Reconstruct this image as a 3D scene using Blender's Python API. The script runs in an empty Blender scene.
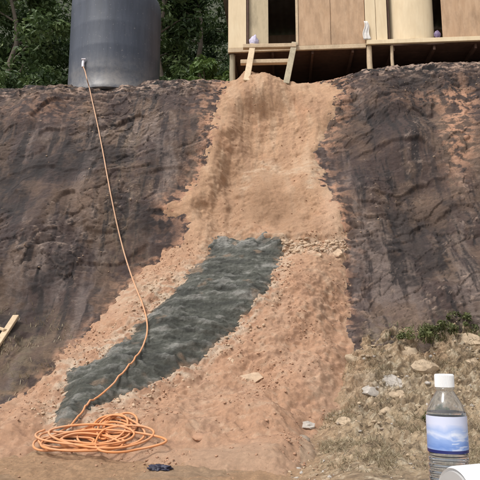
import bpy, bmesh, math, random
import numpy as np
from mathutils import Vector, Matrix
random.seed(7)
RNG = np.random.default_rng(7)
sc = bpy.context.scene
COL = sc.collection
R = math.radians

# ------------------------------------------------------------------ camera, sky, sun, exposure
CAMZ, FPX = 1.2, 610.0
PITCH = math.atan(105 / FPX)
cam_d = bpy.data.cameras.new('camera'); cam = bpy.data.objects.new('camera', cam_d); COL.objects.link(cam)
cam.location = (0, 0, CAMZ); cam.rotation_euler = (math.pi / 2 + PITCH, 0, 0)
cam_d.sensor_width = 36; cam_d.lens = FPX / 480 * 36; cam_d.clip_start = 0.05; cam_d.clip_end = 1500
sc.camera = cam

SUN_EL, SUN_AZ = R(56), R(-132)          # high, behind the camera and to the left
world = bpy.data.worlds.new('World'); sc.world = world; world.use_nodes = True
wn = world.node_tree.nodes; wl = world.node_tree.links; wn.clear()
sky = wn.new('ShaderNodeTexSky'); sky.sky_type = 'NISHITA'; sky.sun_disc = False
sky.sun_elevation = SUN_EL; sky.sun_rotation = SUN_AZ; sky.dust_density = 4; sky.air_density = 1.2; sky.ozone_density = 1
hs = wn.new('ShaderNodeHueSaturation'); hs.inputs['Saturation'].default_value = 0.10   # thin white overcast
bg = wn.new('ShaderNodeBackground'); bg.inputs['Strength'].default_value = 0.13
wo = wn.new('ShaderNodeOutputWorld')
wl.new(sky.outputs[0], hs.inputs['Color']); wl.new(hs.outputs[0], bg.inputs[0]); wl.new(bg.outputs[0], wo.inputs[0])
sd_ = bpy.data.lights.new('sun', 'SUN'); sun = bpy.data.objects.new('sun', sd_); COL.objects.link(sun)
sd_.energy = 1.5; sd_.angle = R(14); sd_.color = (1, .95, .88)
sdir = Vector((math.sin(SUN_AZ) * math.cos(SUN_EL), math.cos(SUN_AZ) * math.cos(SUN_EL), math.sin(SUN_EL)))
sun.rotation_euler = (-sdir).to_track_quat('-Z', 'Y').to_euler()
sc.view_settings.view_transform = 'Standard'; sc.view_settings.look = 'None'
sc.view_settings.exposure = 0.5; sc.view_settings.gamma = 1; sc.view_settings.use_curve_mapping = False
sc.cycles.max_bounces = 8; sc.cycles.transparent_max_bounces = 12; sc.cycles.transmission_bounces = 8
sc.cycles.use_denoising = True

# ------------------------------------------------------------------ picture <-> place helpers
CP, SP = math.cos(PITCH), math.sin(PITCH)
def proj(P):
    P = np.asarray(P, float)
    x, y, z = P[..., 0], P[..., 1], P[..., 2] - CAMZ
    d = y * CP + z * SP
    d = np.where(np.abs(d) < .05, .05, d)
    return 240 + FPX * x / d, 240 - FPX * (z * CP - y * SP) / d
def at(px, py, Y):
    v = (240 - py) / FPX; u = (px - 240) / FPX
    dy, dz = CP - v * SP, SP + v * CP
    k = Y / dy
    return Vector((u * k, Y, CAMZ + dz * k))

# ------------------------------------------------------------------ noise (numpy)
_perm = RNG.permutation(256); _perm = np.concatenate([_perm, _perm, _perm])
_g = RNG.normal(size=(256, 3)); _g /= np.linalg.norm(_g, axis=1)[:, None]
def pn(x, y, z):
    x = np.asarray(x, float); y = np.asarray(y, float) + 0 * x; z = np.asarray(z, float) + 0 * x
    xi, yi, zi = np.floor(x), np.floor(y), np.floor(z)
    fx, fy, fz = x - xi, y - yi, z - zi
    xi, yi, zi = xi.astype(int) & 255, yi.astype(int) & 255, zi.astype(int) & 255
    f = lambda t: t * t * t * (t * (t * 6 - 15) + 10)
    u, v, w = f(fx), f(fy), f(fz)
    def c(a, b, d):
        h = _perm[_perm[_perm[xi + a] + yi + b] + zi + d]
        g = _g[h]
        return g[..., 0] * (fx - a) + g[..., 1] * (fy - b) + g[..., 2] * (fz - d)
    L = lambda a, b, t: a + t * (b - a)
    return 1.6 * L(L(L(c(0,0,0), c(1,0,0), u), L(c(0,1,0), c(1,1,0), u), v),
                   L(L(c(0,0,1), c(1,0,1), u), L(c(0,1,1), c(1,1,1), u), v), w)
_fc = {}
def fbm(x, y, s=0., o=5, gain=.5):
    key = None
    if np.ndim(x) == 2:
        key = (x.shape, float(x[3, 5]), float(x[-7, -9]), float(y[3, 5]), float(y[-7, -9]), s, o, gain)
        if key in _fc: return _fc[key]
    r = _fbm(x, y, s, o, gain)
    if key: _fc[key] = r
    return r
def _fbm(x, y, s=0., o=5, gain=.5):
    a, r = 1., 0.; f = 1.
    for i in range(o):
        r = r + a * pn(x * f, y * f, np.full_like(np.asarray(x, float), s + 7.3 * i)); a *= gain; f *= 2.03
    return r
def ss(a, b, x):
    t = np.clip((x - a) / (b - a), 0, 1); return t * t * (3 - 2 * t)
def facets(x, y, seed, tilt=.5, step=.3):
    """cells, each with its own tilted plane: angular broken rock"""
    xi, yi = np.floor(x), np.floor(y)
    best = np.full(x.shape, 1e9); out = np.zeros(x.shape); edge = np.full(x.shape, 1e9)
    for a in (-1, 0, 1):
        for b in (-1, 0, 1):
            cx, cy = xi + a, yi + b
            h = (cx.astype(np.int64) * 73856093 ^ cy.astype(np.int64) * 19349663 ^ seed * 83492791) & 0xffff
            def r(k): return ((h * (1103515245 + 2 * k) + 12345 * (k + 1)) >> 7 & 1023) / 1023.
            dx, dy = x - cx - .1 - .8 * r(1), y - cy - .1 - .8 * r(2)
            d = dx * dx + dy * dy
            val = (r(3) - .5) * 2 * tilt * dx + (r(4) - .5) * 2 * tilt * dy + (r(5) - .5) * 2 * step
            m = d < best
            edge = np.where(m, best - d, np.minimum(edge, d - best))
            out = np.where(m, val, out); best = np.where(m, d, best)
    return out, edge
def sdf(px, py, poly):
    """signed distance in picture units to an outline, positive inside"""
    P = np.array(poly, float); n = len(P)
    d2 = np.full(px.shape, 1e12); ins = np.zeros(px.shape, bool)
    for i in range(n):
        ax, ay = P[i]; bx, by = P[(i + 1) % n]
        ex, ey = bx - ax, by - ay
        t = np.clip(((px - ax) * ex + (py - ay) * ey) / (ex * ex + ey * ey + 1e-9), 0, 1)
        d2 = np.minimum(d2, (px - ax - t * ex) ** 2 + (py - ay - t * ey) ** 2)
        c = (ay > py) != (by > py)
        ins ^= c & (px < (bx - ax) * (py - ay) / ((by - ay) if by != ay else 1e-9) + ax)
    return np.where(ins, 1, -1) * np.sqrt(d2)

# ------------------------------------------------------------------ materials
class NT:
    def __init__(s, name):
        s.m = bpy.data.materials.new(name); s.m.use_nodes = True
        s.t = s.m.node_tree; s.t.nodes.clear()
        s.out = s.n('ShaderNodeOutputMaterial'); s.b = s.n('ShaderNodeBsdfPrincipled')
        s.l(s.b.outputs[0], s.out.inputs[0])
    def n(s, k, **kw):
        o = s.t.nodes.new(k)
        for a, v in kw.items(): setattr(o, a, v)
        return o
    def l(s, a, b): s.t.links.new(a, b)
    def put(s, sock, v):
        if isinstance(v, bpy.types.NodeSocket): s.l(v, sock)
        elif isinstance(v, (tuple, list)) and len(v) == 3 and sock.type == 'RGBA': sock.default_value = (*v, 1)
        else: sock.default_value = v
    def obj(s): return s.n('ShaderNodeTexCoord').outputs['Object']
    def attr(s, name, o='Color'): return s.n('ShaderNodeAttribute', attribute_name=name).outputs[o]
    def sep(s, v):
        k = s.n('ShaderNodeSeparateXYZ'); s.l(v, k.inputs[0]); return k.outputs
    def scale(s, v, sc3):
        k = s.n('ShaderNodeMapping'); s.l(v, k.inputs[0]); k.inputs['Scale'].default_value = sc3; return k.outputs[0]
    def noise(s, v, scale, det=6, rough=.6, dist=0):
        k = s.n('ShaderNodeTexNoise'); s.l(v, k.inputs['Vector']); k.inputs['Scale'].default_value = scale
        k.inputs['Detail'].default_value = det; k.inputs['Roughness'].default_value = rough; k.inputs['Distortion'].default_value = dist
        return k.outputs['Fac']
    def ramp(s, f, stops):
        k = s.n('ShaderNodeValToRGB'); s.l(f, k.inputs[0]); e = k.color_ramp.elements
        while len(e) < len(stops): e.new(.5)
        for i, (p, c) in enumerate(stops):
            e[i].position = p; e[i].color = (*c, 1) if isinstance(c, tuple) else (c, c, c, 1)
        return k.outputs[0]
    def mix(s, f, a, b, mode='MIX'):
        k = s.n('ShaderNodeMix', data_type='RGBA', blend_type=mode)
        s.put(k.inputs[0], f); s.put(k.inputs[6], a); s.put(k.inputs[7], b); return k.outputs[2]
    def math(s, op, a, b=0.):
        k = s.n('ShaderNodeMath', operation=op); s.put(k.inputs[0], a); s.put(k.inputs[1], b); return k.outputs[0]
    def bump(s, h, strength=.4, dist=.02, prev=None):
        k = s.n('ShaderNodeBump'); s.l(h, k.inputs['Height']); k.inputs['Strength'].default_value = strength
        k.inputs['Distance'].default_value = dist
        if prev is not None: s.l(prev, k.inputs['Normal'])
        return k.outputs[0]
    def fin(s, col, rough=.8, normal=None, **kw):
        s.put(s.b.inputs['Base Color'], col); s.put(s.b.inputs['Roughness'], rough)
        if normal is not None: s.l(normal, s.b.inputs['Normal'])
        for k, v in kw.items(): s.put(s.b.inputs[k.replace('_', ' ')], v)
        return s.m

def mat_surf(name, rough, fine, var=.35, sq=1.):
    """natural surface: broad colours from the mesh attribute 'col', fine grain and relief from noise"""
    k = NT(name); ob = k.obj(); col = k.attr('col'); v = k.scale(ob, (1, 1, sq))
    n1 = k.noise(v, 11, 10, .8); n2 = k.noise(v, 34, 8, .8); n3 = k.noise(v, 95, 5, .75)
    col = k.mix(1., col, k.ramp(n1, [(.30, 1 - var), (.5, 1.), (.70, 1 + var)]), 'MULTIPLY')
    col = k.mix(1., col, k.ramp(n2, [(.32, 1 - var), (.5, 1.), (.68, 1 + var)]), 'MULTIPLY')
    b = k.bump(n1, .6 * fine, .05); b = k.bump(n2, .6 * fine, .02, b); b = k.bump(n3, .5 * fine, .008, b)
    return k.fin(col, rough, b)
def mat_wood(name, a, b_, sc3=(3, 3, .4), rough=.75, dirt=.55):
    k = NT(name); ob = k.obj()
    n = k.noise(k.scale(ob, sc3), 5, 6, .6, .5)
    col = k.ramp(n, [(.3, a), (.7, b_)])
    col = k.mix(k.ramp(k.noise(k.scale(ob, (1.6, 1.6, .7)), 1.9, 9, .72), [(.45, 0.), (.66, dirt)]), col, tuple(v * .5 for v in a))
    return k.fin(col, rough, k.bump(n, .25, .008))
def mat_plain(name, col, rough=.6, var=.25, scale=4, bump=.1, **kw):
    k = NT(name); ob = k.obj(); n = k.noise(ob, scale, 6, .65)
    c = k.ramp(n, [(.3, tuple(v * (1 - var) for v in col)), (.7, tuple(min(.9, v * (1 + var)) for v in col))])
    return k.fin(c, rough, k.bump(n, bump, .01), **kw)
def mat_leaf(name, dark, mid, light):
    k = NT(name); tint = k.attr('tint', 'Fac')
    col = k.ramp(tint, [(.0, dark), (.55, mid), (1., light)])
    k.fin(col, .55); k.b.inputs['Specular IOR Level'].default_value = .3
    tr = k.n('ShaderNodeBsdfTranslucent'); k.put(tr.inputs[0], col)
    mx = k.n('ShaderNodeMixShader'); mx.inputs[0].default_value = .25
    k.l(k.b.outputs[0], mx.inputs[1]); k.l(tr.outputs[0], mx.inputs[2]); k.l(mx.outputs[0], k.out.inputs[0])
    return k.m
M = {}
M['rock'] = mat_surf('weathered rock', .8, .85, .30, 1.6)
M['soil'] = mat_surf('orange soil', .92, .9, .16)
M['ground'] = mat_surf('straw coloured stony ground', .93, 1.2, .28)
M['cement'] = mat_surf('wet grey cement', .6, 1.1, .38, 2.)
M['crumb'] = mat_plain('orange soil crumb', (.40, .235, .15), .92, .25, 7, .5)
M['pale_crumb'] = mat_plain('pale soil crumb', (.47, .34, .235), .92, .3, 7, .5)
M['straw_stone'] = mat_plain('straw coloured stone', (.40, .305, .21), .92, .35, 8, .7)
M['tan_ply'] = mat_wood('tan plywood', (.44, .275, .16), (.55, .37, .235), (2, 2, .35))
M['cream_ply'] = mat_wood('cream plywood', (.68, .53, .34), (.76, .62, .42), (2, 2, .35), dirt=.12)
M['beige_ply'] = mat_wood('beige plywood', (.46, .37, .24), (.55, .45, .30), (2, 2, .35))
M['pale_wood'] = mat_wood('pale sawn wood', (.50, .37, .24), (.62, .48, .32), (4, 4, 4), dirt=.4)
M['grey_wood'] = mat_wood('weathered post wood', (.30, .25, .17), (.42, .35, .24), (6, 6, .8), dirt=.5)
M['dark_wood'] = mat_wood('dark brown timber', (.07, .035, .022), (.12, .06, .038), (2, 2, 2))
M['roof'] = mat_plain('rusty roofing sheet', (.22, .20, .19), .5, .3, 3)
k = NT('dusty orange hose'); ob_ = k.obj()
M['hose'] = k.fin(k.mix(k.math('MULTIPLY', k.ramp(k.math('MULTIPLY', k.sep(ob_)[2], .12), [(.03, 0.), (.35, .75)]), 1.), k.mix(k.ramp(k.noise(ob_, 2.2, 8, .7), [(.38, .1), (.62, .8)]), (.66, .24, .07), (.55, .31, .18)), (.50, .33, .22)), .6, None)
M['white_metal'] = mat_plain('pale pipe fitting', (.62, .58, .62), .4, .1)
M['stone'] = mat_plain('tan stone', (.36, .26, .18), .9, .35, 9, .6)
M['pale_stone'] = mat_plain('pale grey stone', (.40, .36, .32), .9, .3, 9, .6)
M['grey_stone'] = mat_plain('brown grey stone', (.27, .215, .165), .9, .4, 9, .6)
M['bark'] = mat_plain('bark', (.13, .105, .08), .9, .4, 5, .6)
M['rag'] = mat_plain('dark blue plastic', (.030, .030, .055), .5, .4, 20, .2)
M['lilac'] = mat_plain('lilac plastic bag', (.52, .48, .62), .5, .3, 15, .3)
M['cloth'] = mat_plain('white cloth', (.70, .66, .62), .8, .15, 12, .3)
M['purple'] = mat_plain('purple plastic', (.17, .12, .22), .5, .25, 15, .3)
M['table'] = mat_wood('table wood', (.20, .12, .07), (.28, .17, .10), (1, 6, 6))
M['leafA'] = mat_leaf('deep green leaves', (.020, .036, .014), (.062, .102, .034), (.135, .185, .065))
M['leafB'] = mat_leaf('mid green leaves', (.024, .046, .016), (.080, .125, .042), (.165, .215, .078))
M['leafC'] = mat_leaf('fresh yellow green leaves', (.05, .09, .02), (.12, .19, .05), (.20, .28, .09))
M['leafD'] = mat_leaf('olive weed leaves', (.05, .062, .02), (.115, .13, .05), (.19, .205, .085))
M['straw'] = mat_leaf('dry straw', (.16, .13, .08), (.32, .26, .165), (.50, .43, .31))

# ------------------------------------------------------------------ object helpers
def link(name, me, m=None, parent=None, **props):
    o = bpy.data.objects.new(name, me); COL.objects.link(o)
    if m is not None: me.materials.append(m)
    if parent is not None: o.parent = parent
    for k, v in props.items(): o[k] = v
    return o
def empty(name, loc, rz=0, **props):
    o = bpy.data.objects.new(name, None); COL.objects.link(o); o.location = loc; o.rotation_euler = (0, 0, rz)
    o.empty_display_size = .2
    for k, v in props.items(): o[k] = v
    return o
def np_mesh(name, V, F, smooth=True, attrs=None):
    V = np.ascontiguousarray(V, np.float32); F = np.ascontiguousarray(F, np.int32); k = F.shape[1]
    me = bpy.data.meshes.new(name); me.vertices.add(len(V)); me.vertices.foreach_set('co', V.ravel())
    me.loops.add(F.size); me.loops.foreach_set('vertex_index', F.ravel())
    me.polygons.add(len(F)); me.polygons.foreach_set('loop_start', np.arange(0, F.size, k, dtype=np.int32))
    me.polygons.foreach_set('loop_total', np.full(len(F), k, np.int32))
    me.update(calc_edges=True)
    if smooth: me.polygons.foreach_set('use_smooth', np.ones(len(F), bool))
    for nm, (ty, arr) in (attrs or {}).items():
        a = me.attributes.new(nm, ty, 'POINT')
        a.data.foreach_set({'FLOAT': 'value', 'FLOAT_VECTOR': 'vector', 'FLOAT_COLOR': 'color'}[ty], np.ascontiguousarray(arr, np.float32).ravel())
    return me
class MB:
    def __init__(s): s.v = []; s.f = []
    def add(s, v, f):
        o = len(s.v); s.v += [tuple(p) for p in v]; s.f += [tuple(i + o for i in q) for q in f]; return s
    def box(s, lo, hi, b=.006, M4=None):
        bm = bmesh.new(); bmesh.ops.create_cube(bm, size=1)
        for v in bm.verts:
            v.co = Vector([(lo[i] + hi[i]) / 2 + v.co[i] * (hi[i] - lo[i]) for i in range(3)])
        if b: bmesh.ops.bevel(bm, geom=bm.edges[:], offset=b, segments=1, affect='EDGES')
        if M4 is not None: bmesh.ops.transform(bm, matrix=M4, verts=bm.verts[:])
        bm.verts.index_update()
        s.add([v.co[:] for v in bm.verts], [[v.index for v in f.verts] for f in bm.faces]); bm.free(); return s
    def beam(s, a, b, w, h, up=(0, 0, 1), bev=.006):
        a, b = Vector(a), Vector(b); d = b - a; L = d.length; d.normalize()
        y = Vector(up).cross(d).normalized(); z = d.cross(y)
        M4 = Matrix(((d.x, y.x, z.x, a.x), (d.y, y.y, z.y, a.y), (d.z, y.z, z.z, a.z), (0, 0, 0, 1)))
        return s.box((0, -w / 2, -h / 2), (L, w / 2, h / 2), bev, M4)
    def tube(s, pts, r, n=10, cap=True):
        pts = [Vector(p) for p in pts]; rr = r if hasattr(r, '__len__') else [r] * len(pts)
        up = Vector((.13, .31, .94)); V = []; F = []
        for i, p in enumerate(pts):
            t = (pts[min(i + 1, len(pts) - 1)] - pts[max(i - 1, 0)]).normalized()
            a = up - t * up.dot(t)
            if a.length < 1e-3: a = t.orthogonal()
            a.normalize(); b = t.cross(a); up = a
            V += [p + (a * math.cos(q) + b * math.sin(q)) * rr[i] for q in [2 * math.pi * j / n for j in range(n)]]
        for i in range(len(pts) - 1):
            F += [(i * n + j, i * n + (j + 1) % n, (i + 1) * n + (j + 1) % n, (i + 1) * n + j) for j in range(n)]
        if cap: F += [tuple(range(n - 1, -1, -1)), tuple((len(pts) - 1) * n + j for j in range(n))]
        return s.add(V, F)
    def lathe(s, prof, n=48, c=(0, 0, 0), cap0=False, cap1=False):
        V = [(c[0] + r * math.cos(2 * math.pi * j / n), c[1] + r * math.sin(2 * math.pi * j / n), c[2] + z) for r, z in prof for j in range(n)]
        F = [(i * n + j, i * n + (j + 1) % n, (i + 1) * n + (j + 1) % n, (i + 1) * n + j) for i in range(len(prof) - 1) for j in range(n)]
        if cap0: F.append(tuple(range(n - 1, -1, -1)))
        if cap1: F.append(tuple((len(prof) - 1) * n + j for j in range(n)))
        return s.add(V, F)
    def build(s, name, m, parent=None, smooth=False, **props):
        me = bpy.data.meshes.new(name); me.from_pydata(s.v, [], s.f); me.update()
        if smooth: me.polygons.foreach_set('use_smooth', [True] * len(me.polygons))
        if smooth == 'angle': me.set_sharp_from_angle(angle=R(38))
        return link(name, me, m, parent, **props)
def spline(pts, per=8):
    P = [Vector(p) for p in pts]; P = [P[0] * 2 - P[1]] + P + [P[-1] * 2 - P[-2]]; out = []
    for i in range(1, len(P) - 2):
        for k in range(per):
            t = k / per; a, b, c, d = P[i - 1:i + 3]
            out.append(.5 * ((2 * b) + (c - a) * t + (2 * a - 5 * b + 4 * c - d) * t * t + (3 * b - a - 3 * c + d) * t ** 3))
    return out + [P[-2]]

# ------------------------------------------------------------------ terrain: one slope, four layers (rock, ground, soil, cement)
prof = np.array([(3.2, 0), (5, 0), (6.6, .02), (7.4, .10), (8.2, .33), (9.0, .86), (9.8, 1.68), (10.8, 2.95), (11.8, 4.42), (12.7, 5.75),
                 (13.3, 6.62), (13.8, 7.2), (14.2, 7.5), (14.7, 7.68), (15.6, 7.78), (18, 7.85), (24, 7.9)], float)
# smooth profile (Catmull-Rom) resampled by arc length
pp = np.array([p[:2] for p in spline([(a, b, 0) for a, b in prof], 24)])
L = np.concatenate([[0], np.cumsum(np.linalg.norm(np.diff(pp, axis=0), axis=1))])
Lc = np.interp(14.2, pp[:, 0], L)
tt = np.concatenate([np.arange(0, Lc + .9, .0205), Lc + .9 + np.cumsum(np.linspace(.03, .6, 26))])
yy = np.interp(tt, L, pp[:, 0]); zz = np.interp(tt, L, pp[:, 1])
ty, tz = np.gradient(yy, tt), np.gradient(zz, tt)
kk = np.ones(41) / 41
sm = lambda a: np.convolve(np.pad(a, 20, mode='edge'), kk, 'valid')
ny, nz = -sm(tz), sm(ty)
nl = np.hypot(ny, nz); ny /= nl; nz /= nl
fx = np.arange(-6.4, 6.401, .0205)
cx = 6.4 + np.cumsum(np.geomspace(.03, 6, 40))
xx = np.concatenate([-cx[::-1], fx, cx])
X, T = np.meshgrid(xx, tt)
crest = np.array([(-400, 86), (0, 84), (60, 83), (110, 82), (160, 80), (200, 77), (240, 78), (300, 80), (335, 75), (380, 66), (420, 62), (480, 58), (900, 52)], float)
scr = FPX / (14.2 * CP + 6.6 * SP)
pyc = np.interp(240 + xx * scr, crest[:, 0], crest[:, 1]) + 4
v = (240 - pyc) / FPX
zc = CAMZ + 14.2 * (SP + v * CP) / (CP - v * SP)
zscale = zc / 7.5
BY = np.repeat(yy[:, None], len(xx), 1); BZ = zz[:, None] * zscale[None, :]
NY = np.repeat(ny[:, None], len(xx), 1); NZ = np.repeat(nz[:, None], len(xx), 1)
PX, PY = proj(np.stack([X, BY, BZ], -1))
wob = fbm(X * 1.7, T * 1.7, 3, 5, .55)
wob2 = fbm(X * 6, T * 6, 5, 4, .6)

SOIL = [(234, 52), (222, 92), (214, 112), (212, 140), (206, 160), (196, 182), (182, 198), (166, 210), (182, 216), (188, 228), (180, 243), (152, 260), (132, 277),
        (112, 300), (94, 326), (74, 346), (56, 364), (34, 386), (10, 402), (-40, 420), (-200, 430), (-200, 462), (40, 456), (150, 462), (220, 462), (270, 455),
        (305, 440), (330, 415), (350, 385), (352, 345), (347, 315), (350, 285), (344, 258), (346, 232), (338, 205), (322, 178), (316, 158), (324, 138), (336, 112),
        (340, 92), (336, 78), (300, 76), (286, 58), (258, 40)]
GREY = [(213, 239), (224, 236), (262, 235), (279, 241), (283, 252), (275, 272), (262, 293), (246, 315), (228, 335), (206, 351), (184, 368), (162, 377), (144, 387), (124, 395),
        (102, 404), (82, 416), (74, 429), (57, 436), (53, 424), (59, 404), (67, 386), (64, 371), (82, 365), (108, 353), (132, 334), (148, 314), (162, 300), (181, 285), (198, 265)]
# ground meets the rock along this line (picture row at each column)
def blur(a, n=12):
    for ax in (0, 1):
        p = np.pad(a, [(n + 1, n) if q_ == ax else (0, 0) for q_ in (0, 1)], mode='edge').cumsum(ax)
        L_ = a.shape[ax]; a = (np.take(p, np.arange(2 * n + 1, 2 * n + 1 + L_), ax) - np.take(p, np.arange(0, L_), ax)) / (2 * n + 1)
    return a
def pos(H): return np.stack([X, BY + NY * H, BZ + NZ * H], -1)
for _pass in range(3):                                  # outlines settle on the displaced surface
    sS = sdf(PX, PY, SOIL) + wob * 5 + wob2 * 2.5
    sG = sdf(PX, PY, GREY) + wob * 4 + wob2 * 2.5
    gl = np.interp(PX, [-300, 0, 40, 100, 200, 345, 360, 395, 430, 480, 800], [425, 412, 425, 450, 450, 362, 346, 334, 334, 326, 320])
    sR = PY - gl + wob * 5 + wob2 * 2

    up = ss(300, 200, PY)                                  # 1 in the upper half
    face = ss(395, 330, PY) * ss(.9, -.3, T - Lc)
    crestfade = 1 - .72 * ss(-1.3, -.2, T - Lc)
    # --- rock
    bul = fbm(X * .42 + 3, T * .42, 11, 3) * .30
    w1, w2 = fbm(X * .9, T * .9, 21, 3) * .35, fbm(X * .9, T * .9, 31, 3) * .35
    fc1, e1 = facets((X + w1) * .95, (T + w2 - .25 * X) * 1.5, 1, .55, .35)
    fc2, e2 = facets((X + w1 * .6) * 3.0 + 9, (T + w2 * .6 - .3 * X) * 4.6, 2, .6, .5)
    fc3, e3 = facets((X + w1 * .3) * 8 + 3, (T + w2 * .3 - .3 * X) * 12, 3, .6, .6)
    rough = ss(-.25, .45, fbm(X * .6 + 5, T * .5, 41, 3) + .55 * ss(-3.2, -.4, T - Lc) + .35 * ss(1.5, 4.5, X))
    q = (T - .22 * X + .35 * fbm(X * .5, T * .5, 51, 4)) * 2.1
    ledge = (q - np.floor(q)); ledge = np.where(ledge < .86, ledge / .86, (1 - ledge) / .14) - .5
    ledm = ss(-.1, .5, fbm(X * .7, T * 1.1, 61, 3) + .5 * ss(-2.4, -.3, T - Lc) - .15)
    rill = fbm(X * 2.6 + .6 * w1, T * .32, 71, 4)
    crack = ss(.03, .0, e1) * .025 * ss(-.1, .4, w1 * 3) + ss(.05, .0, e2) * .026 * rough + ss(.09, 0, e3) * .008 * rough
    fc1b, ledb = blur(fc1, 1), blur(ledge, 1)
    DR = bul * .9 * crestfade + (fc1b * .085 + fc2 * .040 * rough + fc3 * .014 * rough - crack * .9) * face + ledb * ledm * .055 * face + fbm(X * 1.6, T * 9, 495, 4, .6) * .045 * ss(-1.3, -.5, T - Lc) * ss(.9, .1, T - Lc) + rill * .03 * face \
        + fbm(X * 2.2, T * 2.2, 81, 4, .5) * .020 + fbm(X * 14, T * 20, 91, 3, .7) * .008
    base_small = fbm(X * 1.3, T * 1.3, 101, 5, .5) * .05
    # --- soil
    gx = lambda cx_, cy_, rx, ry: np.exp(-((PX - cx_) / rx) ** 2 - ((PY - cy_) / ry) ** 2)
    SLAB = [(243, 172), (262, 160), (292, 166), (322, 160), (316, 188), (304, 232), (286, 242), (240, 236), (234, 204)]
    sB = sdf(PX, PY, SLAB) + wob * 4 + wob2 * 1.5
    slab = ss(-6, 12, sB + 7 * wob)
    rills = fbm(X * 4.2 + .5 * w1, T * .55, 111, 4)
    HS = -.38 * up * ss(0, 50, sS) * ss(75, 150, PY) - .08 * up + .20 * (1 - up) * ss(-5, 50, sS) + .06 * (1 - up) + bul * .55 \
        + .33 * gx(258, 84, 30, 20) + (.12 * slab + .11 * ss(4, -3, PY - 237 - 4 * wob) * ss(165, 225, PY) * ss(212, 226, PX) * ss(350, 338, PX)) - .10 * gx(268, 226, 30, 12) - .16 * gx(334, 200, 10, 38) + .14 * gx(306, 262, 34, 26) - .10 * gx(225, 190, 22, 30) \
        + (rills * .040 * up + .05 * fbm(X * 1.5 + .8 * w1, T * .8, 113, 4, .55) * up + fbm(X * 1.6, T * 1.6, 121, 5, .48) * .085 + (.25 - np.abs(fbm(X * 4.5, T * 5.5, 131, 5, .66))) * .046 * (1 - .6 * up)) * (1 - .6 * slab) + fbm(X * 16, T * 16, 141, 3, .7) * .008
    brow = (PY - 243 - 6 * wob) * ss(225, 250, PX)
    HS = HS + .10 * ss(10, -4, brow) * ss(-40, -6, brow) * ss(230, 255, PX) * ss(352, 335, PX)
    flat = ss(455, 430, PY)
    HS = np.where(PY > 400, HS * (.25 + .75 * flat), HS)
    clod, _e = facets((X + .1 * wob2) * 8, (T + .1 * wob) * 10, 7, .6, .6)
    HS = HS + clod * .012 * (1 - .7 * up)
    DRs = blur(DR, 5)
    HS = DRs * (1 - ss(0, 26, sS)) + HS * ss(0, 26, sS) + np.where(sS < 0, sS * .010, np.minimum(sS, 8) * .004) + .004 + .012 * wob2
    DR = DR - np.maximum(0, DR - HS + .10) * ss(3, 14, sS)
    # --- ground
    HG = bul * .4 * face + base_small + np.abs(fbm(X * 2.4, T * 2.4, 151, 5, .55)) * .13 * ss(476, 440, PY) * ss(300, 380, PX) + fbm(X * 9, T * 9, 161, 4, .65) * (.012 + .03 * ss(476, 440, PY) * ss(300, 380, PX)) \
        + .12 * ss(0, 30, sR) * ss(300, 360, PX)
    rub, _e = facets((X + .12 * wob2) * 6, (T + .12 * wob) * 7.5, 8, .7, .6); rub2, _e = facets((X + .1 * wob2) * 15, (T + .1 * wob) * 18, 9, .7, .6)
    rz = ss(476, 440, PY) * ss(300, 380, PX)
    HG = HG + (rub * .045 + rub2 * .016) * rz
    HG = HG + np.where(sR < 0, sR * .02, 0)
    DR = DR - .55 * ss(8, 40, sR)
    HGs = HG - .30 * ss(4, 22, sS)                          # under the soil
    # --- cement
    ph = (T + .10 * X + .22 * fbm(X * .8, T * .8, 171, 3) + .05 * fbm(X * 5, T * 5, 181, 3)) * 4.3
    rip = ph - np.floor(ph); rip = np.where(rip < .78, rip / .78, (1 - rip) / .22)
    ripm = .35 + .65 * ss(-.3, .4, fbm(X * 1.4, T * 2.4, 191, 3))
    HC = blur(HS, 3) + .012 + .055 * ss(0, 18, sG) + rip * ripm * .085 * ss(0, 12, sG) + np.abs(fbm(X * 2.2, T * 9, 201, 5, .66)) * .026 + clod * .008 + fbm(X * 18, T * 26, 211, 3, .7) * .011
    HC = HC + np.where(sG < 2, (sG - 2) * .010, 0)
    HS2 = np.where(sG > 3, np.minimum(HS, HC - .015), HS)

    TOP = np.maximum(np.maximum(DR, HGs), np.maximum(np.where(sS > -25, HS2, -9), np.where(sG > -12, HC, -9)))
    if _pass < 2: PX, PY = proj(pos(blur(blur(TOP))))
def layer(H, keep, C):
    P = pos(H); nt_, nx_ = H.shape
    idx = np.arange(nt_ * nx_).reshape(nt_, nx_)
    kf = keep[:-1, :-1] | keep[1:, :-1] | keep[:-1, 1:] | keep[1:, 1:]
    F = np.stack([idx[:-1, :-1], idx[:-1, 1:], idx[1:, 1:], idx[1:, :-1]], -1)[kf]
    used = np.unique(F); remap = np.zeros(nt_ * nx_, np.int64); remap[used] = np.arange(len(used))
    fl = np.stack([X, T, 0 * X], -1).reshape(-1, 3)[used]
    C = np.clip(C, .012, .7); mk = np.concatenate([C, np.ones(C.shape[:2] + (1,))], -1).reshape(-1, 4)[used]
    V = P.reshape(-1, 3)[used]
    return V, remap[F], {'flow': ('FLOAT_VECTOR', fl), 'col': ('FLOAT_COLOR', mk)}
def lap(H, k=2):
    return H - (np.roll(H, k, 0) + np.roll(H, -k, 0) + np.roll(H, k, 1) + np.roll(H, -k, 1)) / 4
Ptop = pos(TOP); QX, QY = proj(Ptop)
WHICH = np.argmax(np.stack([DR, HGs, np.where(sS > -25, HS2, -9), np.where(sG > -12, HC, -9)]), 0)
inner = (np.abs(X) < 6.4)

def mixc(c, m, d): m = np.clip(m, 0, 1)[..., None]; return c * (1 - m) + np.array(d) * m
def flat_c(c): return np.zeros(X.shape + (3,)) + np.array(c)
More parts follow.
